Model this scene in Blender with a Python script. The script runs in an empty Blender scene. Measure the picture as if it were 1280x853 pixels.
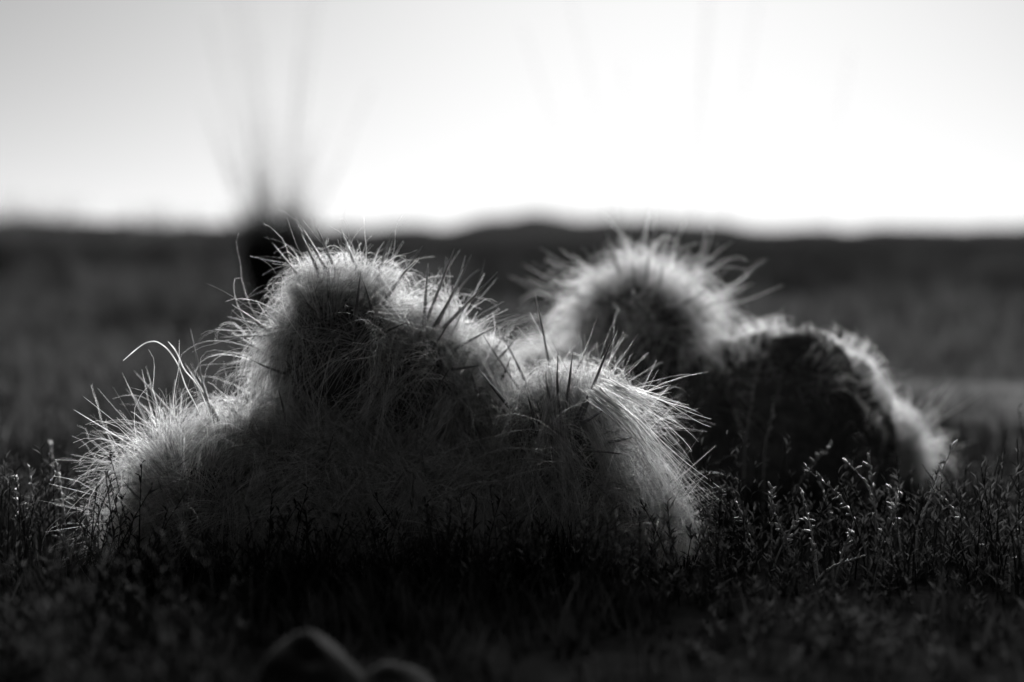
import bpy, math, random
import numpy as np
from mathutils import Vector, Matrix

rng = np.random.default_rng(7)
random.seed(7)
sc = bpy.context.scene
col = sc.collection

# ------------------------------------------------------------------ camera
CAM_H = 0.16
TILT = math.radians(4.05)
FPX = 50.0 / 36.0 * 1280.0
cam_d = bpy.data.cameras.new('camera')
cam = bpy.data.objects.new('camera', cam_d)
col.objects.link(cam)
cam.location = (0, 0, CAM_H)
cam.rotation_euler = (math.radians(90) - TILT, 0, 0)
cam_d.lens = 50
cam_d.sensor_width = 36
cam_d.clip_start = 0.01
cam_d.clip_end = 20000
cam_d.dof.use_dof = True
cam_d.dof.focus_distance = 0.672
cam_d.dof.aperture_fstop = 3.5
cam_d.dof.aperture_blades = 0
sc.camera = cam

# ------------------------------------------------------------------ sky, sun, exposure
SUN_EL = math.radians(9.0)
SUN_AZ = math.radians(7.0)          # to the right of straight ahead (+Y)
world = bpy.data.worlds.new('World')
sc.world = world
world.use_nodes = True
wn, wl = world.node_tree.nodes, world.node_tree.links
wn.clear()
sky = wn.new('ShaderNodeTexSky')
sky.sky_type = 'NISHITA'
sky.sun_disc = False
sky.sun_elevation = SUN_EL
sky.sun_rotation = SUN_AZ
sky.altitude = 3500
sky.air_density = 0.45
sky.dust_density = 6.0
sky.ozone_density = 1.0
sep = wn.new('ShaderNodeSeparateColor')          # black-and-white film behind a red filter
bg = wn.new('ShaderNodeBackground')
bg.inputs['Strength'].default_value = 0.0717
wo = wn.new('ShaderNodeOutputWorld')
wl.new(sky.outputs[0], sep.inputs[0])
# soft shoulder of the film over the whole sky, so that the glow does not burn out
mul = wn.new('ShaderNodeMath'); mul.operation = 'MULTIPLY'; mul.inputs[1].default_value = 0.25
den = wn.new('ShaderNodeMath'); den.operation = 'MULTIPLY_ADD'; den.inputs[1].default_value = 1 / 1.2; den.inputs[2].default_value = 1.0
div = wn.new('ShaderNodeMath'); div.operation = 'DIVIDE'
wl.new(sep.outputs[0], mul.inputs[0]); wl.new(mul.outputs[0], den.inputs[0])
wl.new(mul.outputs[0], div.inputs[0]); wl.new(den.outputs[0], div.inputs[1])
wl.new(div.outputs[0], bg.inputs[0])
wl.new(bg.outputs[0], wo.inputs[0])

sun_d = bpy.data.lights.new('sun', 'SUN')
sun = bpy.data.objects.new('sun', sun_d)
col.objects.link(sun)
sdir = Vector((math.sin(SUN_AZ) * math.cos(SUN_EL), math.cos(SUN_AZ) * math.cos(SUN_EL), math.sin(SUN_EL)))
sun.rotation_euler = (-sdir).to_track_quat('-Z', 'Y').to_euler()
sun.location = sdir * 20 + Vector((0, 0, 5))
sun_d.energy = 5.0
sun_d.angle = math.radians(68)
sun_d.color = (1, 1, 1)

sc.view_settings.view_transform = 'Standard'
sc.view_settings.look = 'None'
sc.view_settings.exposure = 3.8
sc.view_settings.gamma = 1.0
sc.view_settings.use_curve_mapping = False
sc.render.engine = 'CYCLES'
sc.cycles.use_denoising = True
sc.cycles.use_adaptive_sampling = False
sc.cycles.max_bounces = 10
sc.cycles.diffuse_bounces = 5
sc.cycles.transmission_bounces = 8

# ------------------------------------------------------------------ helpers
CT, ST = math.cos(TILT), math.sin(TILT)
def P(px, py, Y):
    """photo pixel -> world point on the vertical plane y = Y"""
    x = (px - 640.0) / FPX
    v = -(py - 426.5) / FPX
    d = np.array([x, CT + v * ST, -ST + v * CT])
    return np.array([0, 0, CAM_H]) + d * (Y / d[1])

def link(name, mesh, mat, parent=None):
    o = bpy.data.objects.new(name, mesh)
    col.objects.link(o)
    if mat is not None and len(mesh.materials) == 0:
        mesh.materials.append(mat)
    o.parent = parent
    return o

def tag(o, label=None, cat=None, group=None, kind=None):
    if label: o['label'] = label
    if cat: o['category'] = cat
    if group: o['group'] = group
    if kind: o['kind'] = kind
    return o

def empty(name, loc):
    o = bpy.data.objects.new(name, None)
    col.objects.link(o)
    o.location = loc
    o.empty_display_size = 0.02
    return o

def np_mesh(name, V, faces, smooth=True):
    """V (n,3); faces: list of (m,k) int arrays"""
    me = bpy.data.meshes.new(name)
    V = np.asarray(V, dtype=np.float32)
    me.vertices.add(len(V))
    me.vertices.foreach_set('co', V.ravel())
    tot, starts, idx, off = 0, [], [], 0
    for F in faces:
        F = np.asarray(F, dtype=np.int32)
        if F.size == 0: continue
        k = F.shape[1]
        starts.append(off + np.arange(len(F), dtype=np.int32) * k)
        idx.append(F.ravel()); off += F.size; tot += len(F)
    me.loops.add(off)
    me.loops.foreach_set('vertex_index', np.concatenate(idx))
    me.polygons.add(tot)
    me.polygons.foreach_set('loop_start', np.concatenate(starts))
    me.polygons.foreach_set('use_smooth', np.full(tot, smooth, dtype=bool))
    me.update(calc_edges=True)
    return me

def unit(a):
    return a / np.maximum(np.linalg.norm(a, axis=-1, keepdims=True), 1e-9)

def tubes(PTS, R, sides=3):
    """PTS (N,K,3), R (N,K) -> verts, faces: N tapered tubes"""
    N, K, _ = PTS.shape
    T = np.empty_like(PTS)
    T[:, 1:-1] = PTS[:, 2:] - PTS[:, :-2]
    T[:, 0] = PTS[:, 1] - PTS[:, 0]; T[:, -1] = PTS[:, -1] - PTS[:, -2]
    T = unit(T)
    ref = unit(rng.normal(size=(N, 1, 3))) + np.zeros((N, K, 3))
    U = unit(np.cross(T, ref)); W = np.cross(T, U)
    ang = np.arange(sides) * 2 * np.pi / sides
    V = PTS[:, :, None, :] + R[:, :, None, None] * (U[:, :, None, :] * np.cos(ang)[None, None, :, None] + W[:, :, None, :] * np.sin(ang)[None, None, :, None])
    V = V.reshape(-1, 3)
    base = (np.arange(N) * K * sides)[:, None, None] + (np.arange(K - 1) * sides)[None, :, None]
    s = np.arange(sides)[None, None, :]; s2 = (s + 1) % sides
    F = np.stack([base + s, base + s2, base + sides + s2, base + sides + s], axis=-1).reshape(-1, 4)
    return V, F

def blades(ROOT, DIR, H, W, bend, K=4):
    """flat grass blades: root, lean direction (unit horizontal), height, width, bend"""
    N = len(ROOT)
    t = np.linspace(0, 1, K)[None, :]
    up = np.array([0, 0, 1.0])
    L = H[:, None] * t
    out = bend[:, None] * H[:, None] * t ** 1.7
    C = ROOT[:, None, :] + L[..., None] * up + out[..., None] * DIR[:, None, :]
    a = rng.uniform(0, 2 * np.pi, N)
    S = np.stack([np.cos(a), np.sin(a), np.zeros(N)], -1)
    w = W[:, None] * (1 - t ** 1.6) * 0.5
    Vl = C - w[..., None] * S[:, None, :]; Vr = C + w[..., None] * S[:, None, :]
    V = np.stack([Vl[:, :-1], Vr[:, :-1]], 2).reshape(N, -1, 3)
    V = np.concatenate([V, C[:, -1:, :]], 1)
    nv = 2 * (K - 1) + 1
    b = (np.arange(N) * nv)[:, None, None]
    k = (np.arange(K - 2) * 2)[None, :, None]
    Q = (b + k + np.array([0, 1, 3, 2])[None, None, :]).reshape(-1, 4)
    Tt = (np.arange(N) * nv)[:, None] + np.array([2 * (K - 2), 2 * (K - 2) + 1, 2 * (K - 1)])[None, :]
    return V.reshape(-1, 3), Q, Tt

def value_noise(x, y, seed=0):
    xi, yi = np.floor(x).astype(int), np.floor(y).astype(int)
    xf, yf = x - xi, y - yi
    def h(a, b):
        n = np.sin(a * 127.1 + b * 311.7 + seed * 74.7) * 43758.5453
        return n - np.floor(n)
    u, v = xf * xf * (3 - 2 * xf), yf * yf * (3 - 2 * yf)
    return (h(xi, yi) * (1 - u) + h(xi + 1, yi) * u) * (1 - v) + (h(xi, yi + 1) * (1 - u) + h(xi + 1, yi + 1) * u) * v - 0.5

# ------------------------------------------------------------------ materials (greys: the photograph is monochrome)
def nt(name):
    m = bpy.data.materials.new(name); m.use_nodes = True
    n, l = m.node_tree.nodes, m.node_tree.links
    n.clear()
    return m, n, l

def grey(v): return (v, v, v, 1)

def fibre(name, lo, hi, trans, scale=300.0, gloss=0.12):
    """thin translucent strands; every strand (mesh island) has its own shade"""
    m, n, l = nt(name)
    out = n.new('ShaderNodeOutputMaterial')
    geo = n.new('ShaderNodeNewGeometry')
    tc = n.new('ShaderNodeTexCoord'); no = n.new('ShaderNodeTexNoise')
    no.inputs['Scale'].default_value = scale; no.inputs['Detail'].default_value = 3
    ad = n.new('ShaderNodeMath'); ad.operation = 'ADD'
    mr = n.new('ShaderNodeMapRange'); mr.inputs['From Min'].default_value = 0.4; mr.inputs['From Max'].default_value = 1.6
    mr.inputs['To Min'].default_value = lo; mr.inputs['To Max'].default_value = hi
    df = n.new('ShaderNodeBsdfDiffuse'); tr = n.new('ShaderNodeBsdfTranslucent')
    gl = n.new('ShaderNodeBsdfGlossy'); gl.inputs['Roughness'].default_value = 0.35; gl.inputs['Color'].default_value = grey(0.7)
    mx = n.new('ShaderNodeMixShader'); mx.inputs[0].default_value = trans
    m2 = n.new('ShaderNodeMixShader'); m2.inputs[0].default_value = gloss
    l.new(tc.outputs['Object'], no.inputs['Vector'])
    l.new(no.outputs['Fac'], ad.inputs[0]); l.new(geo.outputs['Random Per Island'], ad.inputs[1])
    l.new(ad.outputs[0], mr.inputs['Value'])
    l.new(mr.outputs[0], df.inputs[0]); l.new(mr.outputs[0], tr.inputs[0])
    l.new(df.outputs[0], mx.inputs[1]); l.new(tr.outputs[0], mx.inputs[2])
    l.new(mx.outputs[0], m2.inputs[1]); l.new(gl.outputs[0], m2.inputs[2])
    l.new(m2.outputs[0], out.inputs[0])
    return m

def rough(name, lo, hi, scale, bump=0.4, rough_=0.9, dist=0.002, detail=6, spec=0.0):
    m, n, l = nt(name)
    out = n.new('ShaderNodeOutputMaterial'); b = n.new('ShaderNodeBsdfPrincipled')
    tc = n.new('ShaderNodeTexCoord'); no = n.new('ShaderNodeTexNoise')
    no.inputs['Scale'].default_value = scale; no.inputs['Detail'].default_value = detail; no.inputs['Roughness'].default_value = 0.65
    mr = n.new('ShaderNodeMapRange'); mr.inputs['From Min'].default_value = 0.3; mr.inputs['From Max'].default_value = 0.7
    mr.inputs['To Min'].default_value = lo; mr.inputs['To Max'].default_value = hi
    bp = n.new('ShaderNodeBump'); bp.inputs['Strength'].default_value = bump; bp.inputs['Distance'].default_value = dist
    b.inputs['Roughness'].default_value = rough_
    b.inputs['Specular IOR Level'].default_value = spec
    l.new(tc.outputs['Object'], no.inputs['Vector']); l.new(no.outputs['Fac'], mr.inputs['Value'])
    l.new(mr.outputs[0], b.inputs['Base Color']); l.new(no.outputs['Fac'], bp.inputs['Height'])
    l.new(bp.outputs[0], b.inputs['Normal']); l.new(b.outputs[0], out.inputs[0])
    return m

M_WOOL = fibre('wool', 0.12, 0.95, 0.55, 220, 0.06)
M_SPINE = fibre('spine', 0.04, 0.18, 0.10, 120, 0.08)
M_STEM = rough('cactus_skin', 0.02, 0.06, 160, 0.5, 0.7, 0.001)
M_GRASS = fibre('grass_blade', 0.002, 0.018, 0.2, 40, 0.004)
M_PALE = fibre('pale_grass', 0.006, 0.042, 0.3, 40, 0.005)  # paler copy of the turf shade, backlight put into the colour
M_HERB = fibre('herb_leaf', 0.002, 0.034, 0.35, 80, 0.008)
M_DRY = fibre('dry_and_lit_grass', 0.06, 0.24, 0.4, 60, 0.06)
M_TUSS = fibre('tussock_grass', 0.008, 0.035, 0.25, 12, 0.01)
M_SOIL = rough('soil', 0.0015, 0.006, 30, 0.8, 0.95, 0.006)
M_HILL = rough('hillside', 0.006, 0.014, 0.02, 0.6, 1.0, 1.0)
M_STONE = rough('stone', 0.007, 0.020, 55, 1.0, 0.85, 0.002)
M_SLAB = rough('pale_slab', 0.018, 0.045, 22, 0.5, 0.8, 0.003)

# ------------------------------------------------------------------ ground and hills
def gz(x, y):
    r = np.hypot(x, y)
    z = 0.012 * value_noise(x * 3.1, y * 3.1, 1) + 0.004 * value_noise(x * 14, y * 14, 2)
    far = np.clip((r - 1.5) / 6, 0, 1)
    z = z + far * (0.10 * value_noise(x * 0.45, y * 0.45, 3))
    vf = np.clip((r - 15) / 60, 0, 1)
    z = z + vf * (0.8 * value_noise(x * 0.025, y * 0.025, 4))
    z = z * np.clip(1.6 - r / 400, 0.15, 1)
    return z

NR, NA = 110, 288
rr = np.concatenate([[0.0], np.geomspace(0.06, 6000, NR)])
aa = np.linspace(0, 2 * np.pi, NA, endpoint=False)
RR, AA = np.meshgrid(rr[1:], aa, indexing='ij')
X, Y = RR * np.sin(AA), RR * np.cos(AA)
Z = gz(X, Y)
V = np.concatenate([[[0, 0, float(gz(np.array([0.0]), np.array([0.0]))[0])]], np.stack([X, Y, Z], -1).reshape(-1, 3)])
i = np.arange(NR - 1)[:, None]; j = np.arange(NA)[None, :]; j2 = (j + 1) % NA
Q = np.stack([1 + i * NA + j, 1 + i * NA + j2, 1 + (i + 1) * NA + j2, 1 + (i + 1) * NA + j], -1).reshape(-1, 4)[:, ::-1]
j = np.arange(NA); T3 = np.stack([np.zeros(NA, int), 1 + (j + 1) % NA, 1 + j], -1)
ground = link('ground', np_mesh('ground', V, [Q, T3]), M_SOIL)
tag(ground, 'dark bare soil under the low grass', kind='structure')

def hill_top(a):
    """height in photo pixels above the level horizon, by azimuth (radians right of straight ahead)"""
    px = 640 + np.tan(np.clip(a, -1.2, 1.2)) * FPX
    h = 8 + 5 * np.sin(a * 9 + 1) + 3 * np.sin(a * 23) + 2 * np.sin(a * 51 + 2)
    inside = np.interp(px, [-600, -80, 40, 150, 300, 430, 560, 610, 668, 720, 800, 880, 960, 1060, 1100, 1140, 1200, 1280, 1500, 2200],
                       [9, 12, 18, 12, 13, 8, 10, 18, 29, 21, 18, 14, 7, 5, 9, 9, 6, 9, 12, 9])
    w = np.clip((1.15 - np.abs(a)) / 0.3, 0, 1)
    return inside * w + h * (1 - w)
NA2 = 720
a2 = np.linspace(-np.pi, np.pi, NA2, endpoint=False)
prof = [(0.0, 260), (0.35, 330), (0.75, 420), (1.0, 520), (0.9, 640), (0.3, 900), (-0.2, 1100)]
rows = []
for f, r in prof:
    hh = (hill_top(a2) + 9 + 5 * value_noise(a2 * 60, a2 * 0, 5) + 3 * value_noise(a2 * 160, a2 * 0, 6)) / FPX * 520
    jit = 1 + 0.1 * np.sin(a2 * 37 + r) * (0 < f < 1)
    rows.append(np.stack([np.sin(a2) * r, np.cos(a2) * r, hh * f * jit - (2.0 if f <= 0 else 0) + CAM_H * f], -1))
V = np.concatenate(rows)
i = np.arange(len(prof) - 1)[:, None]; j = np.arange(NA2)[None, :]; j2 = (j + 1) % NA2
Q = np.stack([i * NA2 + j, i * NA2 + j2, (i + 1) * NA2 + j2, (i + 1) * NA2 + j], -1).reshape(-1, 4)[:, ::-1]
hills = link('hills', np_mesh('hills', V, [Q]), M_HILL)
tag(hills, 'low dark hills along the horizon', kind='structure')

def g1(x, y):
    return float(gz(np.array([x]), np.array([y]))[0])

# ------------------------------------------------------------------ cactus
class Lobe:
    def __init__(s, px, py, Y, rx, ry, rd=1.0, dens=1.0, bare=0.0, body=0.76, hair=1.0):
        s.c = P(px, py, Y)
        k = Y / FPX
        s.r = np.array([rx * k, rx * k * rd, ry * k])
        s.dens = dens; s.bare = bare; s.body = body; s.hair = hair
        lr = np.random.default_rng(int(px * 7 + py))
        s.kv = lr.normal(size=(6, 3)) * np.array([1.6, 2.0, 2.6, 3.4, 4.4, 5.5])[:, None]
        s.ph = lr.uniform(0, 6.28, 6)
    def lump(s, d):
        """uneven outline: radius factor by direction"""
        return 1 + 0.035 * np.sum(np.sin(d @ s.kv.T + s.ph), axis=-1, keepdims=True)

FRONT = [
    Lobe(428, 450, 0.728, 96, 122, 0.95, 1.0, 0.5),       # crown head
    Lobe(510, 488, 0.735, 90, 104, 0.90, 1.0, 0.5),        # crown's shoulder
    Lobe(590, 520, 0.742, 72, 92, 0.90, 1.0, 0.0),         # lower shoulder
    Lobe(266, 655, 0.712, 112, 136, 0.90, 1.0, 0.3),       # low outer head
    Lobe(375, 634, 0.715, 112, 132, 0.80, 1.0, 0.4),       # low inner head
    Lobe(704, 602, 0.716, 104, 134, 0.90, 1.0, 0.2),       # spiny head by the saddle
    Lobe(774, 682, 0.712, 90, 118, 0.95, 1.0, 0.3),        # its sloping flank
    Lobe(525, 668, 0.708, 128, 124, 0.72, 1.0, 0.4),       # front middle
    Lobe(642, 572, 0.745, 80, 98, 0.8, 0.9, 0.0),          # saddle
]
REAR = [
    Lobe(800, 428, 0.89, 98, 114, 1.0, 1.2, 0.4),
    Lobe(975, 568, 0.875, 134, 160, 0.8, 0.5, 0.7, 0.97, 0.28),
    Lobe(1045, 582, 0.88, 84, 130, 0.8, 0.4, 0.8, 0.97, 0.27),
    Lobe(1100, 594, 0.905, 58, 94, 1.0, 1.3, 0.2, 0.70, 1.0),
    Lobe(690, 500, 0.91, 70, 82, 1.0, 0.6, 0.3),
    Lobe(868, 565, 0.87, 105, 128, 0.8, 0.25, 0.8, 0.97, 0.22),
]

def kval(p, lb):
    return np.linalg.norm((p - lb.c) / lb.r, axis=-1)

def push_out(p, lobes, m=1.02):
    for lb in lobes:
        q = (p - lb.c) / lb.r
        k = np.linalg.norm(q, axis=-1, keepdims=True)
        u = q / np.maximum(k, 1e-6); mm = m * lb.lump(u)
        p = np.where(k < mm, lb.c + u * mm * lb.r, p)
    p[..., 2] = np.maximum(p[..., 2], -0.004)
    return p

def areoles(n):
    i = np.arange(n) + 0.5
    z = 1 - 2 * i / n
    ph = i * np.pi * (3 - 5 ** 0.5)
    s = np.sqrt(1 - z * z)
    return np.stack([s * np.cos(ph), s * np.sin(ph), z], -1)

def stem_mesh(lb, seed):
    nu, nv = 56, 34
    u = np.linspace(0, 2 * np.pi, nu, endpoint=False); v = np.linspace(0.04, np.pi - 0.04, nv)
    VV, UU = np.meshgrid(v, u, indexing='ij')
    d = np.stack([np.sin(VV) * np.cos(UU), np.sin(VV) * np.sin(UU), np.cos(VV)], -1).reshape(-1, 3)
    ar = areoles(64)
    near = np.max(d @ ar.T, axis=1)
    bump = np.clip((near - 0.965) / 0.035, 0, 1) ** 1.5 * 0.05          # tubercles
    rad = lb.body - 0.03 + bump + 0.02 * np.sin(d[:, 0] * 7 + seed) * np.sin(d[:, 2] * 6 + seed * 2)
    V = lb.c + d * rad[:, None] * lb.r * lb.lump(d)
    i = np.arange(nv - 1)[:, None]; j = np.arange(nu)[None, :]; j2 = (j + 1) % nu
    Q = np.stack([i * nu + j, (i + 1) * nu + j, (i + 1) * nu + j2, i * nu + j2], -1).reshape(-1, 4)
    top = len(V); V = np.concatenate([V, [V[:nu].mean(0), V[-nu:].mean(0)]])
    j = np.arange(nu)
    T1 = np.stack([np.full(nu, top), j, (j + 1) % nu], -1)
    T2 = np.stack([np.full(nu, top + 1), (nv - 1) * nu + (j + 1) % nu, (nv - 1) * nu + j], -1)
    return np_mesh('stem', V, [Q, T1, T2])

def grow(lb, lobes, n, kind, K, rbase, seed):
    """hair polylines (N,K,3) and radii for one head"""
    lr = np.random.default_rng(seed)
    ar = areoles(90)
    ar = unit(ar + lr.normal(size=ar.shape) * 0.06)
    cl = rng.integers(0, len(ar), n * 3)
    if kind == 'spike':                        # only some areoles carry a stiff tuft
        act = np.nonzero(lr.random(len(ar)) < 0.42)[0]; cl = act[cl % len(act)]
    spread = {'fuzz': 0.20, 'comb': 0.085, 'spike': 0.035, 'wisp': 0.07}[kind]
    d = unit(ar[cl] + rng.normal(size=(n * 3, 3)) * spread)
    p = lb.c + d * lb.r * lb.body * lb.lump(d)
    keep = p[:, 2] > g1(lb.c[0], lb.c[1]) - 0.004
    keep &= (d[:, 1] < 0.45) | (rng.random(len(d)) < 0.45)
    for o in lobes:
        if o is not lb: keep &= kval(p, o) > o.body
    if lb.bare > 0:                            # thin patch on the flank, below the crown
        f = np.clip(-d[:, 1] * 1.3 - np.abs(d[:, 0] + 0.1) * 0.6 - np.abs(d[:, 2] + 0.15) * 0.8, 0, 1)
        keep &= rng.random(len(d)) > f * 2.0 * lb.bare
    if lb.body < 0.9:                          # wool thinned low on the front, dark skin standing in for shade
        thin = np.clip(-d[:, 2] * 1.3 + 0.15, 0, 0.85) * np.clip(-d[:, 1] * 1.5 + 0.3, 0, 1)
        if kind == 'fuzz': thin = np.maximum(thin, np.clip((-d[:, 1] - 0.2) * 1.2, 0, 0.6))
        keep &= rng.random(len(d)) > thin * {'fuzz': 1.0, 'comb': 0.45, 'spike': 0.5, 'wisp': 0.2}[kind]
    if kind == 'wisp':
        keep &= (d[:, 1] < 0.5)
    if kind == 'spike':
        keep &= (d[:, 2] > -0.35)
    d, p, cl = d[keep][:n], p[keep][:n], cl[keep][:n]
    N = len(p)
    nrm = unit(d / lb.r)
    lock = unit(lr.normal(size=(len(ar), 3)))[cl]
    rnd = unit(rng.normal(size=(N, 3)))
    tang = rnd - nrm * np.sum(rnd * nrm, -1, keepdims=True)
    ctan = unit(lock - nrm * np.sum(lock * nrm, -1, keepdims=True))
    away = d - ar[cl]; away = unit(away - nrm * np.sum(away * nrm, -1, keepdims=True))
    down = np.array([0, 0, -1.0]); dtan = down - nrm * (nrm @ down)[:, None]
    S = lb.hair * lb.r.mean() / 0.048 * lr.uniform(0.55, 1.35, len(ar))[cl]
    lift = lr.uniform(-0.10, 0.12, len(ar))[cl][:, None]
    if kind == 'fuzz':
        L = rng.uniform(0.010, 0.024, N) * S
        D = unit(nrm * 0.30 + tang * 0.8 + away * 0.4 + ctan * 0.6)
        grav, wob = 0.01, 0.5
        shell = lb.body + (0.98 - lb.body) * rng.random((N, 1)) + lift * 0.7
    elif kind == 'comb':
        L = rng.uniform(0.028, 0.095, N) * S * np.clip(1.0 - 0.75 * d[:, 2], 0.32, 1.0)
        low = np.clip(0.55 - d[:, 2:3], 0, 1)
        D = unit(nrm * 0.32 + away * 0.25 + ctan * 0.95 + tang * 0.2 + dtan * 1.15 * low)
        grav, wob = 0.10, np.where(rng.random((N, 1)) < 0.06, 0.32, 0.08)
        shell = lb.body + 0.05 + (0.97 - lb.body) * rng.random((N, 1)) + lift
    elif kind == 'wisp':
        L = rng.uniform(0.025, 0.064, N) * lb.hair * lb.r.mean() / 0.048
        D = unit(nrm * 0.75 + ctan * 0.7 + tang * 0.35 + np.array([0, 0, 0.15]))
        grav, wob = rng.uniform(0.05, 0.30, (N, 1)), 0.13
        shell = np.full((N, 1), lb.body + 0.1)
    else:
        L = rng.uniform(0.016, 0.046, N) * S
        D = unit(nrm * 0.75 + ctan * 0.6 + away * 0.35 + tang * 0.28)
        grav, wob = 0.0, 0.06
        shell = np.full((N, 1), lb.body)
    pts = [p]
    for k in range(K - 1):
        q = pts[-1] + D * (L / (K - 1))[:, None]
        m = lb.body + (shell - lb.body) * min(1.0, (k + 1.0) / 2.0)
        q = push_out(q, lobes, m)
        # keep lying hair close to the cushion
        if kind in ('fuzz', 'comb'):
            qq = (q - lb.c) / lb.r; kk = np.linalg.norm(qq, axis=-1, keepdims=True)
            lim = 1.0 + lift + (np.asarray(wob) > 0.2) * 0.2 if kind == 'comb' else 0.98 + lift * 0.7
            q = np.where(kk > lim, lb.c + qq / kk * (lim + (kk - lim) * (0.85 if kind == 'comb' else 0.45)) * lb.r, q)
            q[:, 2] = np.maximum(q[:, 2], -0.004)
        pts.append(q)
        D = unit(D * 0.7 + unit(q - pts[-2]) * 0.3 + rng.normal(size=(N, 3)) * wob - np.array([0, 0, 1.0]) * grav)
    PTS = np.stack(pts, 1)
    t = np.linspace(0, 1, K)[None, :]
    R = rbase * rng.uniform(0.7, 1.3, N)[:, None] * (1 - 0.75 * t)
    return PTS, R

def ray_root(px, py, lobes, Ydef):
    """where the view ray through a pixel first meets the heads (else the default depth)"""
    o = np.array([0, 0, CAM_H]); d = unit((P(px, py, 1.0) - o)[None])[0]
    best = None
    for lb in lobes:
        oc = (o - lb.c) / lb.r; dd = d / lb.r
        a, b, c = dd @ dd, 2 * oc @ dd, oc @ oc - (0.4 * lb.body + 0.60) ** 2
        D = b * b - 4 * a * c
        if D > 0:
            t = (-b - math.sqrt(D)) / (2 * a)
            if best is None or t < best[0]: best = (t, lb)
    if best is None:
        return P(px, py, Ydef), min(lobes, key=lambda l: kval(P(px, py, Ydef), l)), False
    return o + d * best[0], best[1], True

def spine_mesh(a, b, r):
    n = 6
    ax = b - a; L = np.linalg.norm(ax)
    side = unit(np.cross(ax, rng.normal(size=3))[None])[0]
    t = np.linspace(0, 1, n)
    pts = a[None] + ax[None] * t[:, None] + side[None] * (np.sin(t * np.pi) * L * 0.02 * rng.normal())[:, None]
    R = r * (1 - 0.93 * t ** 2.0)
    V, F = tubes(pts[None], R[None], 6)
    return np_mesh('spine', V, [F])

def build_cactus(name, lobes, label, nf, nc, ns, nw, rb, K):
    base = np.mean([l.c for l in lobes], 0)
    root = empty(name, (base[0], base[1], g1(base[0], base[1])))
    tag(root, label, 'cactus')
    inv = Matrix.Translation(-Vector(root.location))
    stems = []
    for i, lb in enumerate(lobes):
        me = stem_mesh(lb, i); me.transform(inv)
        s = link('stem', me, M_STEM, root); stems.append(s)
        Vs, Fs, off = [], [], 0
        area = (lb.r.mean() / 0.048) ** 2 if nf > 5000 else 1.0
        for kind, n, kk, rr_ in (('fuzz', nf, K, rb * 0.85), ('comb', nc, K + 5, rb * 1.15), ('spike', ns, K - 1, rb * 1.4), ('wisp', nw, K + 6, rb * 1.0)):
            n = int(n * lb.dens * area)
            PT, R = grow(lb, lobes, n, kind, kk, rr_, i * 7 + len(name) + nf)
            v, f = tubes(PT, R, 3)
            Vs.append(v); Fs.append(f + off); off += len(v)
        me = np_mesh('wool', np.concatenate(Vs), [np.concatenate(Fs)]); me.transform(inv)
        w = link('wool', me, M_WOOL, s)
        tag(w, kind='stuff')
    return root, stems, inv

cact, cstems, cinv = build_cactus('woolly_cactus', FRONT,
    'broad pale woolly cactus cushion with several mounded heads and many long dark spines', 5600, 4800, 480, 420, 0.00012, 5)
rear, rstems, rinv = build_cactus('woolly_cactus', REAR,
    'smaller woolly cactus with one tall tufted head and a dark bare shoulder', 3000, 1700, 130, 110, 0.00015, 5)

def add_spine(tip, base, lobes, stems, inv, Ydef, r=0.00095):
    a, lb, hit = ray_root(base[0], base[1], lobes, Ydef)
    q = a - lb.c
    a_in = lb.c + q * ((lb.body + 0.05) / max(kval(a, lb), lb.body + 0.05))            # root the spine in the skin
    Lpx = math.hypot(tip[0] - base[0], tip[1] - base[1])
    fwd = rng.uniform(0.5, 1.0) * Lpx * a[1] / FPX
    b = P(tip[0], tip[1], a[1] - fwd if hit else a[1] + rng.uniform(-0.4, 0.3) * Lpx * a[1] / FPX)
    me = spine_mesh(a_in, b, r * rng.uniform(0.8, 1.15)); me.transform(inv)
    link('spine', me, M_SPINE, stems[lobes.index(lb)])

SP = [((340,303),(382,345)),((377,283),(412,312)),((377,294),(395,325)),((395,283),(425,335)),((425,285),(464,345)),((451,339),(443,409)),
 ((453,350),(471,391)),((382,388),(412,408)),((290,381),(343,424)),((284,396),(340,406)),((275,422),(330,407)),((289,416),(330,452)),
 ((312,449),(350,470)),((356,450),(384,493)),((238,411),(277,519)),((157,486),(221,539)),((167,463),(231,503)),((231,454),(300,486)),
 ((326,486),(269,532)),((563,459),(515,546)),((597,460),(643,514)),((589,465),(602,502)),((669,368),(690,470)),((774,406),(725,529)),
 ((801,413),(748,472)),((748,393),(705,478)),((682,464),(692,505)),((768,503),(717,528)),((528,308),(492,360)),((490,290),(484,340)),
 ((568,311),(541,362)),((535,329),(540,370)),((589,319),(562,368)),((622,340),(572,366)),((636,400),(590,415)),((618,401),(651,452)),
 ((597,408),(646,462)),((440,521),(459,546)),((776,457),(748,480)),((812,467),(788,492)),((801,544),(754,552)),((778,568),(733,557)),
 ((739,601),(782,631)),((550,482),(509,550)),((505,590),(478,620)),((595,677),(570,658)),((154,601),(195,650)),((236,573),(182,602)),
 ((197,598),(202,634)),((435,514),(474,575)),((515,536),(490,568)),((149,559),(170,612)),((248,611),(222,626)),((410,408),(430,462)),
 ((433,431),(446,478)),((120,538),(190,548)),((128,612),(190,590)),((172,520),(205,548)),((660,495),(668,540)),((716,440),(708,500))]
for tip, base in SP:
    add_spine(tip, base, FRONT, cstems, cinv, 0.72)
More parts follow.
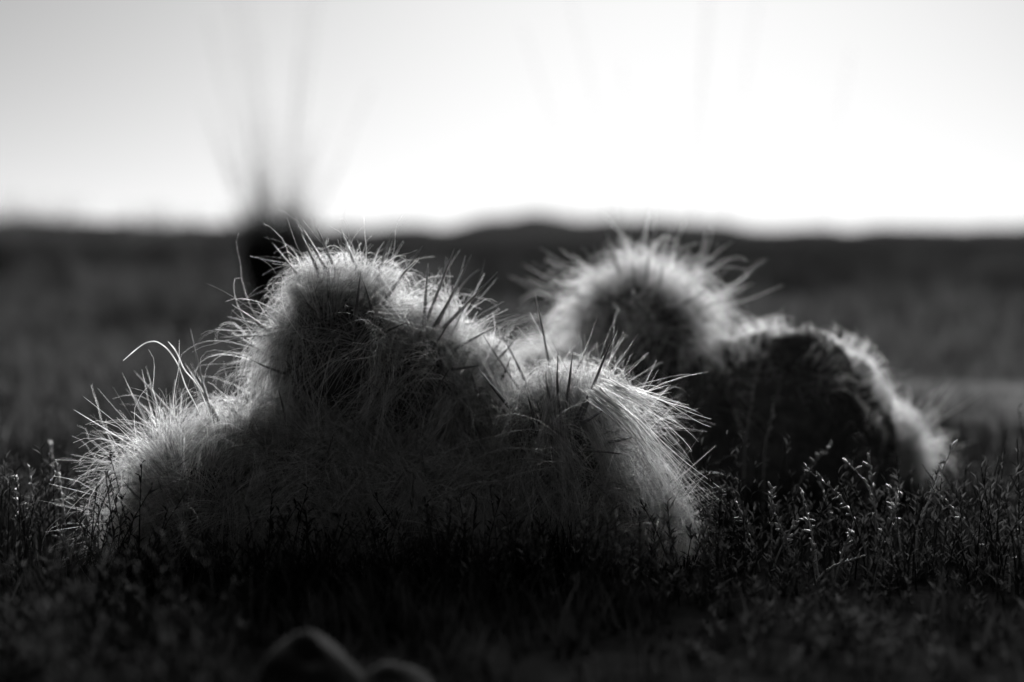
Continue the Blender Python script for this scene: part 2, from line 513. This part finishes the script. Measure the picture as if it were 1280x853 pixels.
def random_spines(lobes, stems, inv, per, r):
    for lb, st in zip(lobes, stems):
        made = 0
        for d in areoles(90)[rng.permutation(90)]:
            if made >= per: break
            if d[1] > 0.35 or d[2] < -0.45: continue
            a = lb.c + d * lb.r * lb.body
            tip = lb.c + d * lb.r * 1.05
            if a[2] < 0.01 or any(kval(tip, o) < 1.02 for o in lobes if o is not lb): continue
            D = unit((unit((d / lb.r)[None])[0] + rng.normal(size=3) * 0.55)[None])[0]
            me = spine_mesh(a, tip + D * rng.uniform(0.008, 0.024), r * rng.uniform(0.7, 1.1)); me.transform(inv)
            link('spine', me, M_SPINE, st); made += 1
random_spines(FRONT, cstems, cinv, 7, 0.0009)
SPR = [((652,330),(705,352)),((655,346),(712,360)),((758,290),(772,335)),((905,318),(868,352)),((918,300),(872,335)),((900,352),(868,372)),
 ((905,372),(878,388)),((735,350),(775,378)),((882,366),(842,384)),((815,300),(808,352)),((832,318),(826,360)),((790,318),(792,362)),((1110,468),(1086,432)),
 ((1190,470),(1160,505)),((1198,478),(1165,512)),((1232,488),(1170,510)),((1225,550),(1172,562)),((1222,615),(1170,600))]
for tip, base in SPR:
    add_spine(tip, base, REAR, rstems, rinv, 0.89, 0.0008)

def strand(pxs, Y, r):
    pts = np.array([P(x, y, Y) for x, y in pxs])
    t = np.linspace(0, len(pts) - 1, len(pts) * 4)
    # smooth the corners
    f = np.stack([np.interp(t, np.arange(len(pts)), pts[:, k]) for k in range(3)], -1)
    for _ in range(4):
        f[1:-1] = (f[:-2] + 2 * f[1:-1] + f[2:]) / 4
    R = np.full(len(f), r); R[-3:] *= [0.8, 0.6, 0.3]
    V, F = tubes(f[None], R[None], 5)
    me = np_mesh('stray_hair', V, [F]); me.transform(cinv)
    link('stray_hair', me, M_WOOL, cstems[1])
strand([(250, 520), (243, 503), (232, 484), (227, 468), (221, 452), (208, 434), (195, 426), (182, 428), (170, 437), (154, 451)], 0.675, 0.0003)
strand([(262, 520), (254, 496), (245, 478), (230, 463), (225, 450), (219, 437), (210, 427)], 0.678, 0.0003)
strand([(220, 530), (216, 505), (219, 480), (224, 460), (224, 425)], 0.68, 0.00013)

def lock(path, n, w0, w1):
    """a long tangled lock of hair hanging over the front of the cushion along a path"""
    pts, own = [], None
    for x, y in path:
        a, lb, hit = ray_root(x, y, FRONT, 0.675)
        own = own or lb
        pts.append(a)
    pts = np.array(pts)
    K = 13
    t = np.linspace(0, len(pts) - 1, K)
    c = np.stack([np.interp(t, np.arange(len(pts)), pts[:, k]) for k in range(3)], -1)
    for _ in range(3): c[1:-1] = (c[:-2] + 2 * c[1:-1] + c[2:]) / 4
    u = np.linspace(0, 1, K)[None, :, None]
    off0 = rng.normal(size=(n, 1, 3)) * w0; off1 = rng.normal(size=(n, 1, 3)) * w1
    off1[..., 1] *= 0.4; off0[..., 1] *= 0.4
    H = c[None] + off0 * (1 - u) + off1 * u ** 1.3
    # every hair stops somewhere else along the lock and curls a little
    ln = rng.uniform(0.45, 1.15, (n, 1)); tt = np.clip(np.linspace(0, 1, K)[None] * ln, 0, 1) * (K - 1)
    i0 = np.clip(tt.astype(int), 0, K - 2); fr = (tt - i0)[..., None]; r_ = np.arange(n)[:, None]
    H = H[r_, i0] * (1 - fr) + H[r_, i0 + 1] * fr
    ph = rng.uniform(0, 6.28, (n, 1, 3)); fq = rng.uniform(3, 8, (n, 1, 3))
    H = H + np.sin(u * fq + ph) * u * rng.uniform(0.0005, 0.004, (n, 1, 1))
    H[..., 1] -= rng.uniform(0.0, 0.005, (n, 1))
    H[..., 2] = np.maximum(H[..., 2], -0.004)
    R = 0.00012 * rng.uniform(0.7, 1.5, n)[:, None] * (1 - 0.75 * u[..., 0])
    V, F = tubes(H, R, 3)
    me = np_mesh('hair_lock', V, [F]); me.transform(cinv)
    tag(link('hair_lock', me, M_WOOL, cstems[FRONT.index(own)]), kind='stuff')
for path, n in (([(555, 505), (570, 560), (585, 620), (600, 700)], 130), ([(560, 500), (530, 560), (515, 620), (505, 690)], 110),
                ([(690, 500), (675, 560), (650, 620), (640, 680)], 130), ([(695, 500), (705, 570), (710, 640), (715, 705)], 120),
                ([(720, 500), (755, 560), (775, 630), (790, 695)], 140), ([(740, 490), (790, 530), (830, 590), (862, 640)], 120),
                ([(760, 480), (815, 505), (855, 530)], 80), ([(440, 545), (370, 540), (300, 545), (230, 552)], 110),
                ([(470, 560), (420, 550), (380, 575), (370, 650)], 110), ([(420, 590), (430, 630), (420, 690)], 90),
                ([(330, 580), (310, 630), (300, 690)], 80), ([(500, 480), (470, 510), (430, 520)], 80), ([(600, 440), (620, 490), (640, 540)], 90),
                ([(660, 520), (620, 545), (590, 590)], 90), ([(480, 570), (520, 600), (545, 660)], 90), ([(250, 560), (215, 600), (195, 650)], 80)):
    lock(path, n, 0.0025, 0.0075)

# ------------------------------------------------------------------ stones
def rock(name, c, r, seed, mat, label, squash=1.0):
    nu, nv = 30, 18
    u = np.linspace(0, 2 * np.pi, nu, endpoint=False); v = np.linspace(0.05, np.pi - 0.05, nv)
    VV, UU = np.meshgrid(v, u, indexing='ij')
    d = np.stack([np.sin(VV) * np.cos(UU), np.sin(VV) * np.sin(UU), np.cos(VV)], -1).reshape(-1, 3)
    k = 1 + 0.3 * value_noise(d[:, 0] * 1.7 + seed, d[:, 1] * 1.7 + d[:, 2], seed) + 0.09 * value_noise(d[:, 0] * 4 + d[:, 2] * 3, d[:, 1] * 4 + seed, seed + 1)
    d2 = np.sign(d) * np.abs(d) ** squash
    V = d2 * k[:, None] * np.array(r)
    i = np.arange(nv - 1)[:, None]; j = np.arange(nu)[None, :]; j2 = (j + 1) % nu
    Q = np.stack([i * nu + j, (i + 1) * nu + j, (i + 1) * nu + j2, i * nu + j2], -1).reshape(-1, 4)
    F1 = np.arange(nu)[None, ::1]; F2 = (np.arange(nu) + (nv - 1) * nu)[None, ::-1]
    o = link(name, np_mesh(name, V, [Q, F1, F2]), mat)
    o.location = c
    tag(o, label, 'stone')
    return o
s1 = P(385, 815, 0.468)
rock('stone', (s1[0], s1[1], g1(s1[0], s1[1]) + 0.006), (0.019, 0.018, 0.020), 3, M_STONE, 'small rounded stone half hidden in the grass before the broad cushion')
rock('stone', (s1[0] + 0.026, s1[1] + 0.005, g1(s1[0] + 0.026, s1[1]) + 0.002), (0.017, 0.014, 0.012), 5, M_STONE, 'low flat pebble leaning against the rounded stone')
sl = P(1295, 530, 1.28)
rock('flat_rock', (sl[0], sl[1], g1(sl[0], sl[1]) + 0.006), (0.14, 0.17, 0.016), 9, M_SLAB, 'pale flat rock slab lying beyond the dark bare shoulder of the smaller cactus', 0.6)

# ------------------------------------------------------------------ ground cover
def blocked(x, y, m=0.92):
    b = np.zeros(len(x), bool)
    for lb in FRONT + REAR:
        b |= ((x - lb.c[0]) / lb.r[0]) ** 2 + ((y - lb.c[1]) / lb.r[1]) ** 2 < m
    return b

def turf(n, y0, y1, hmin, hmax, w, per, power=1.0):
    yy = y0 + (y1 - y0) * rng.random(n) ** power
    xx = (rng.random(n) * 2 - 1) * (0.46 * yy + 0.12)
    k = ~blocked(xx, yy)
    k &= ~((xx > 0.05) & (yy < 0.85) & (rng.random(n) > 0.25))
    k &= value_noise(xx * 6, yy * 6, 11) + rng.random(n) * 0.7 > -0.05
    xx, yy = xx[k], yy[k]; n = len(xx)
    cx, cy = np.repeat(xx, per), np.repeat(yy, per)
    N = len(cx)
    sp = 0.3 * hmax
    cx = cx + rng.normal(size=N) * sp * 0.35; cy = cy + rng.normal(size=N) * sp * 0.35
    H = rng.uniform(hmin, hmax, N) * (0.75 + 0.5 * np.repeat(rng.random(n), per))
    a = rng.uniform(0, 2 * np.pi, N)
    D = np.stack([np.cos(a), np.sin(a), np.zeros(N)], -1)
    ROOT = np.stack([cx, cy, gz(cx, cy) - 0.002], -1)
    return blades(ROOT, D, H, np.full(N, w) * rng.uniform(0.6, 1.3, N), rng.uniform(0.05, 0.7, N))

def lay_turf(rows, name, mat, label):
    Vs, Qs, Ts, off = [], [], [], 0
    for args in rows:
        v, q, t = turf(*args)
        Vs.append(v); Qs.append(q + off); Ts.append(t + off); off += len(v)
    o = link(name, np_mesh(name, np.concatenate(Vs), [np.concatenate(Qs), np.concatenate(Ts)]), mat)
    tag(o, label, 'grass', kind='stuff')
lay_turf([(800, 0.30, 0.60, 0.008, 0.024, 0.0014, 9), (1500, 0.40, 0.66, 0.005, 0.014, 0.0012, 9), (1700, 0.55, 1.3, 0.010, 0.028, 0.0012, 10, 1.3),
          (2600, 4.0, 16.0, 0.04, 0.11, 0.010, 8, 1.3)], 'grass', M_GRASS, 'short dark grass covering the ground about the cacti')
lay_turf([(2600, 1.0, 2.3, 0.014, 0.040, 0.0022, 8, 1.2), (1400, 2.2, 4.2, 0.02, 0.05, 0.003, 8)], 'dry_and_lit_grass', M_PALE, 'grass on the plain behind the cacti, coloured paler as if backlit')  # same turf, its lit blade tips painted by a paler colour

# low leafy shoots
def shoots(px0, px1, Y0, Y1, n, hmin, hmax):
    yy = rng.uniform(Y0, Y1, n); xx = (rng.uniform(px0, px1, n) - 640) / FPX * yy
    k = ~blocked(xx, yy, 0.95); xx, yy = xx[k], yy[k]; n = len(xx)
    cn = np.clip(value_noise(xx * 28, yy * 28, 21) + 0.5, 0, 1)
    kk = rng.random(n) < 0.25 + 0.9 * cn; xx, yy, cn = xx[kk], yy[kk], cn[kk]; n = len(xx)
    H = (hmin + (hmax - hmin) * rng.random(n) ** 1.6) * (0.6 + 0.9 * cn)
    z = gz(xx, yy) - 0.002
    K = 5; t = np.linspace(0, 1, K)
    lean = rng.normal(size=(n, 2)) * 0.22
    PT = np.stack([np.stack([xx + lean[:, 0] * H * s ** 1.5, yy + lean[:, 1] * H * s ** 1.5, z + H * s], -1) for s in t], 1)
    V, F = tubes(PT, np.full((n, K), 0.00045) * (1 - 0.5 * t)[None], 3)
    # leaves: small folded diamonds up the stalk, denser at the tip
    NL = 11
    s = rng.random((n, NL)) ** 0.6
    f = s * (K - 1); i0 = np.clip(f.astype(int), 0, K - 2); fr = (f - i0)[..., None]
    idx = np.arange(n)[:, None]
    B = PT[idx, i0] * (1 - fr) + PT[idx, i0 + 1] * fr
    a = rng.uniform(0, 2 * np.pi, (n, NL))
    D = unit(np.stack([np.cos(a), np.sin(a), rng.uniform(0.5, 1.8, (n, NL))], -1))
    W = unit(np.cross(D, np.array([0, 0, 1.0])))
    Ln = rng.uniform(0.003, 0.0065, (n, NL))[..., None]
    lift = np.cross(W, D) * Ln * 0.12
    a0 = B; a1 = B + D * Ln * 0.45 + W * Ln * 0.11 + lift; a2 = B + D * Ln; a3 = B + D * Ln * 0.45 - W * Ln * 0.11 + lift
    LV = np.stack([a0, a1, a2, a3], 2).reshape(-1, 3)
    b = np.arange(n * NL) * 4
    LT = np.concatenate([np.stack([b, b + 1, b + 2], -1), np.stack([b, b + 2, b + 3], -1)])
    return V, F, LV, LT
Vs, Fq, Ft, off = [], [], [], 0
for args in ((880, 1330, 0.62, 0.76, 520, 0.008, 0.052), (860, 1330, 0.50, 0.62, 160, 0.006, 0.014), (-60, 170, 0.62, 0.85, 420, 0.016, 0.050),
             (-60, 300, 0.42, 0.58, 110, 0.018, 0.045), (-80, 300, 0.85, 1.3, 500, 0.02, 0.045), (140, 900, 0.60, 0.655, 420, 0.004, 0.034),
             (870, 1100, 0.74, 0.84, 120, 0.006, 0.020), (1150, 1330, 0.76, 0.95, 140, 0.008, 0.02)):
    V, F, LV, LT = shoots(*args)
    Vs += [V, LV]; Fq.append(F + off); Ft.append(LT + off + len(V)); off += len(V) + len(LV)
herb = link('low_herbs', np_mesh('low_herbs', np.concatenate(Vs), [np.concatenate(Fq), np.concatenate(Ft)], False), M_HERB)
tag(herb, 'low leafy herb shoots crowding round the cactus cushions', 'herbs', kind='stuff')

# ------------------------------------------------------------------ flowering grass stalks
def stalk(pxs, Y, label, head=0.4, r=0.00045, size=0.0037, nsp=14, group=None):
    pts = [P(x, y, Y) for x, y in pxs]                     # tip first
    low = pts[-1]
    foot = np.array([low[0], low[1], g1(low[0], low[1]) - 0.003])
    if low[2] > foot[2] + 0.004: pts.append(foot)
    else: pts[-1] = foot
    pts = np.array(pts[::-1])
    t = np.linspace(0, len(pts) - 1, 26)
    f = np.stack([np.interp(t, np.arange(len(pts)), pts[:, k]) for k in range(3)], -1)
    for _ in range(6):
        f[1:-1] = (f[:-2] + 2 * f[1:-1] + f[2:]) / 4
    o = f[0].copy(); f -= o
    root = empty('grass_stalk', o)
    tag(root, label, 'grass stalk', group)
    V, F = tubes(f[None], (r * np.linspace(1.2, 0.5, 26))[None], 5)
    link('stem', np_mesh('stem', V, [F]), M_DRY, root)
    # spikelets
    Vv, Ff, off = [], [], 0
    seg = np.linalg.norm(np.diff(f, axis=0), axis=1); cum = np.concatenate([[0], np.cumsum(seg)])
    total = np.linalg.norm(pts[-1] - pts[0])
    h0 = 1 - head
    for s in np.linspace(h0, 1.0, nsp):
        c = np.array([np.interp(s * cum[-1], cum, f[:, k]) for k in range(3)])
        ax = unit((np.array([np.interp(min(1, s + .02) * cum[-1], cum, f[:, k]) for k in range(3)]) - np.array([np.interp((s - .04) * cum[-1], cum, f[:, k]) for k in range(3)]))[None])[0]
        d = unit((ax + rng.normal(size=3) * 0.65)[None])[0]
        L = size * rng.uniform(0.7, 1.3)
        pp = c + d[None] * (np.linspace(0, 1, 5) * L)[:, None]
        v, fq = tubes(pp[None], (np.array([0.25, 0.9, 1.0, 0.6, 0.08]) * L * 0.17)[None], 5)
        Vv.append(v); Ff.append(fq + off); off += len(v)
    link('seed_head', np_mesh('seed_head', np.concatenate(Vv), [np.concatenate(Ff)]), M_DRY, root)
    return root

GS = 'seeding grass stalks beside the cacti'
stalk([(1190,558),(1184,574),(1176,592),(1160,628),(1144,665)], 0.685, 'tallest seeding grass stalk, leaning right before the pale woolly flank of the smaller cactus', 0.24, nsp=9, group=GS)
stalk([(1163,614),(1180,624),(1197,642),(1213,662),(1230,690)], 0.675, 'arching seed stalk bent over towards the dark shoulder of the smaller cactus', 0.42, nsp=11, group=GS)
stalk([(1008,585),(1024,600),(1044,612),(1064,640),(1083,684)], 0.685, 'drooping many-seeded grass stalk nodding towards the broad cushion', 0.55, nsp=18, group=GS)
stalk([(1087,570),(1088,590),(1093,625),(1095,672)], 0.69, 'straight upright seeding grass stalk below the dark shoulder of the smaller cactus', 0.5, nsp=16, group=GS)
stalk([(1060,579),(1072,592),(1086,606),(1096,640),(1099,676)], 0.692, 'forked-looking seeding stalk leaning against the straight upright one', 0.35, nsp=9, group=GS)
stalk([(862,662),(878,682),(893,704),(912,738),(924,770)], 0.655, 'thin curved seed stalk leaning onto the spiny right flank of the broad cushion', 0.22, nsp=7, group=GS)
stalk([(922,630),(928,650),(940,676),(950,712)], 0.665, 'short seeding stalk nearest to the broad cushion among the leafy shoots', 0.45, nsp=10, group=GS)
stalk([(963,627),(972,650),(985,680),(994,712)], 0.67, 'short grass stalk with blunt seed head amid leafy shoots', 0.5, nsp=11, group=GS)
stalk([(1076,696),(1050,704),(1030,714),(1012,740)], 0.64, 'low grass stalk lying nearly flat over the shaded soil', 0.5, size=0.0028, nsp=10, group=GS)
stalk([(1231,664),(1233,685),(1238,715)], 0.68, 'small stiff seeding stalk standing before the dark ground in front of the flat rock', 0.5, nsp=8, group=GS)
stalk([(1278,656),(1272,676),(1264,705)], 0.68, 'lone slim seeding stalk farthest from the cactus cushions', 0.45, nsp=8, group=GS)
stalk([(946,463),(943,484),(936,520),(930,566)], 0.80, 'tall seed stalk standing against the black shadow between both cacti', 0.25, nsp=7, group=GS)
stalk([(968,503),(964,525),(955,560)], 0.79, 'bushy-topped seed stalk in the shadow before the smaller cactus', 0.6, nsp=14, group=GS)
stalk([(1038,558),(1020,575),(1000,600),(985,640)], 0.77, 'slanting seed stalk reaching up over the dark shoulder of the smaller cactus', 0.4, nsp=12, group=GS)
stalk([(37,586),(39,610),(42,650),(46,690)], 0.70, 'upright seeding stalk beside the low woolly head of the broad cushion', 0.5, nsp=14, group=GS)
stalk([(64,556),(66,585),(70,630),(74,670)], 0.78, 'seed stalk standing farther behind in the grass beside the broad cushion', 0.45, nsp=13, group=GS)
stalk([(22,596),(20,620),(24,660),(28,690)], 0.69, 'leaning short seeding stalk in the grass beyond the broad cushion end', 0.5, nsp=12, group=GS)

for k in range(16):
    px = rng.uniform(890, 1290) if k < 11 else rng.uniform(0, 130)
    Yk = rng.uniform(0.64, 0.72)
    by = 300 + 0.16 / Yk * FPX
    hp = rng.uniform(60, 125); ln = rng.normal() * 22
    stalk([(px + ln, by - hp), (px + ln * 0.7, by - hp * 0.8), (px + ln * 0.3, by - hp * 0.45), (px, by)], Yk,
          'short seeding grass stalk rising out of the leafy shoots', 0.5, nsp=13, group='short stalks among the shoots')

# ------------------------------------------------------------------ tall bunch grass behind
def tussock(x, y, h, n, base_r, spread, label, w=0.003, sr=0.0014, group='bunches of tall grass on the plain', core=0.5, extra=None):
    z = g1(x, y)
    root = empty('tussock', (x, y, z))
    tag(root, label, 'tussock', group)
    a = rng.uniform(0, 2 * np.pi, n); rad = base_r * np.sqrt(rng.random(n))
    R = np.stack([rad * np.cos(a), rad * np.sin(a), np.full(n, -0.01)], -1)
    D = np.stack([np.cos(a), np.sin(a), np.zeros(n)], -1)
    H = h * (0.16 + 0.84 * rng.random(n) ** (1 + 5 * core))
    if core < 0.2: H = h * rng.uniform(0.4, 1.0, n)
    if core > 0.7: H = np.where(rng.random(n) < 0.8, h * rng.uniform(0.2, 0.5, n), H)
    V, Q, T = blades(R, D, H, np.full(n, w) * rng.uniform(0.6, 1.2, n), rng.uniform(0.0, spread, n), 6)
    o = link('leaf_blades', np_mesh('leaf_blades', V, [Q, T]), M_TUSS, root)
    if extra:
        for (tx, tz, bx) in extra:
            K = 8; t = np.linspace(0, 1, K)
            pts = np.stack([bx + (tx - bx) * t ** 1.25, 0.02 * np.sin(t * 2), -0.01 + (tz + 0.01) * t], -1)
            V, F = tubes(pts[None], (sr * (1 - 0.6 * t))[None], 5)
            link('flower_stalk', np_mesh('flower_stalk', V, [F]), M_TUSS, root)
    return root

def at(px, Y): return (px - 640) / FPX * Y
YT = 3.0
kx = YT / FPX
def ex(px_tip, py_tip, px_base): return ((px_tip - 342) * kx, P(px_tip, py_tip, YT)[2], (px_base - 342) * kx)
tussock(at(342, YT), YT, 0.52, 3200, 0.038, 0.36, 'tall spiky grass bunch standing dark against the sky', 0.0036, core=0.72,
        extra=[ex(262, 20, 330), ex(290, -30, 332), ex(312, -10, 336), ex(325, 40, 338), ex(385, -10, 350), ex(405, -40, 350), ex(376, 60, 350), ex(388, 160, 352), ex(290, 130, 330), ex(300, 60, 334), ex(465, 105, 356), ex(432, 190, 352), ex(410, 210, 352)])
for k, (px, Y, h, n, br, spd, lb) in enumerate([
        (36, 5.5, 0.40, 620, 0.16, 0.5, 'broad low grass bunch on the skyline, farthest from the tall spiky bunch'),
        (205, 6.5, 0.36, 420, 0.15, 0.5, 'low rounded grass bunch on the skyline between two larger bunches'),
        (150, 4.0, 0.15, 220, 0.11, 0.5, 'dark squat grass bunch below the skyline, well apart from the tall bunch'),
        (262, 3.6, 0.14, 220, 0.10, 0.5, 'dark squat grass bunch next to the tall spiky bunch'),
        (388, 3.3, 0.16, 220, 0.05, 0.5, 'small grass bunch touching the foot of the tall spiky bunch'),
        (40, 2.3, 0.09, 180, 0.06, 0.5, 'small dark grass clump in the lighter turf beside the broad cushion'),
        (215, 2.0, 0.07, 160, 0.06, 0.5, 'small dark grass clump behind the curly stray hairs of the broad cushion'),
        (705, 2.2, 0.10, 160, 0.07, 0.5, 'small grass clump in the gap between the two cacti'),
        (1100, 2.0, 0.075, 220, 0.11, 0.6, 'dark low grass clump behind the dark shoulder of the smaller cactus'),
        (1250, 2.3, 0.09, 220, 0.12, 0.6, 'dark low grass clump just beyond the pale flat rock')]):
    tussock(at(px, Y), Y, h, n, br, spd, lb, 0.005 if Y > 3 else 0.0025, core=0.1 if Y > 5 else 0.5)
YS = 2.4
def ex2(a, b, c, x0): return ((a - x0) * YS / FPX, P(a, b, YS)[2], (c - x0) * YS / FPX)
tussock(at(865, YS), YS, 0.10, 60, 0.02, 0.5, 'sparse bunch with few long thin stalks behind the tufted head of the smaller cactus', 0.002, 0.0007, core=0.6,
        extra=[ex2(888, -30, 862, 865), ex2(948, -20, 892, 865), ex2(884, -30, 858, 865), ex2(705, -30, 800, 865), ex2(775, 80, 822, 865), ex2(1062, 60, 1010, 865), ex2(652, 30, 760, 865)])

for k in range(26):                                    # dark belt of low clumps below the skyline
    Y = rng.uniform(2.6, 7.5)
    px = rng.uniform(-60, 560) if k < 18 else rng.uniform(900, 1340)
    tussock(at(px, Y), Y, rng.uniform(0.12, 0.19) if k < 18 else rng.uniform(0.08, 0.13), 160, rng.uniform(0.08, 0.17), 0.5,
            'low dark grass clump in the dim belt about the foot of the tall spiky bunch' if k < 18 else 'low dark grass clump on the plain beyond the smaller cactus and the pale rock',
            0.006, group='low clumps below the skyline' if k < 18 else 'low clumps on the open plain', core=0.1)
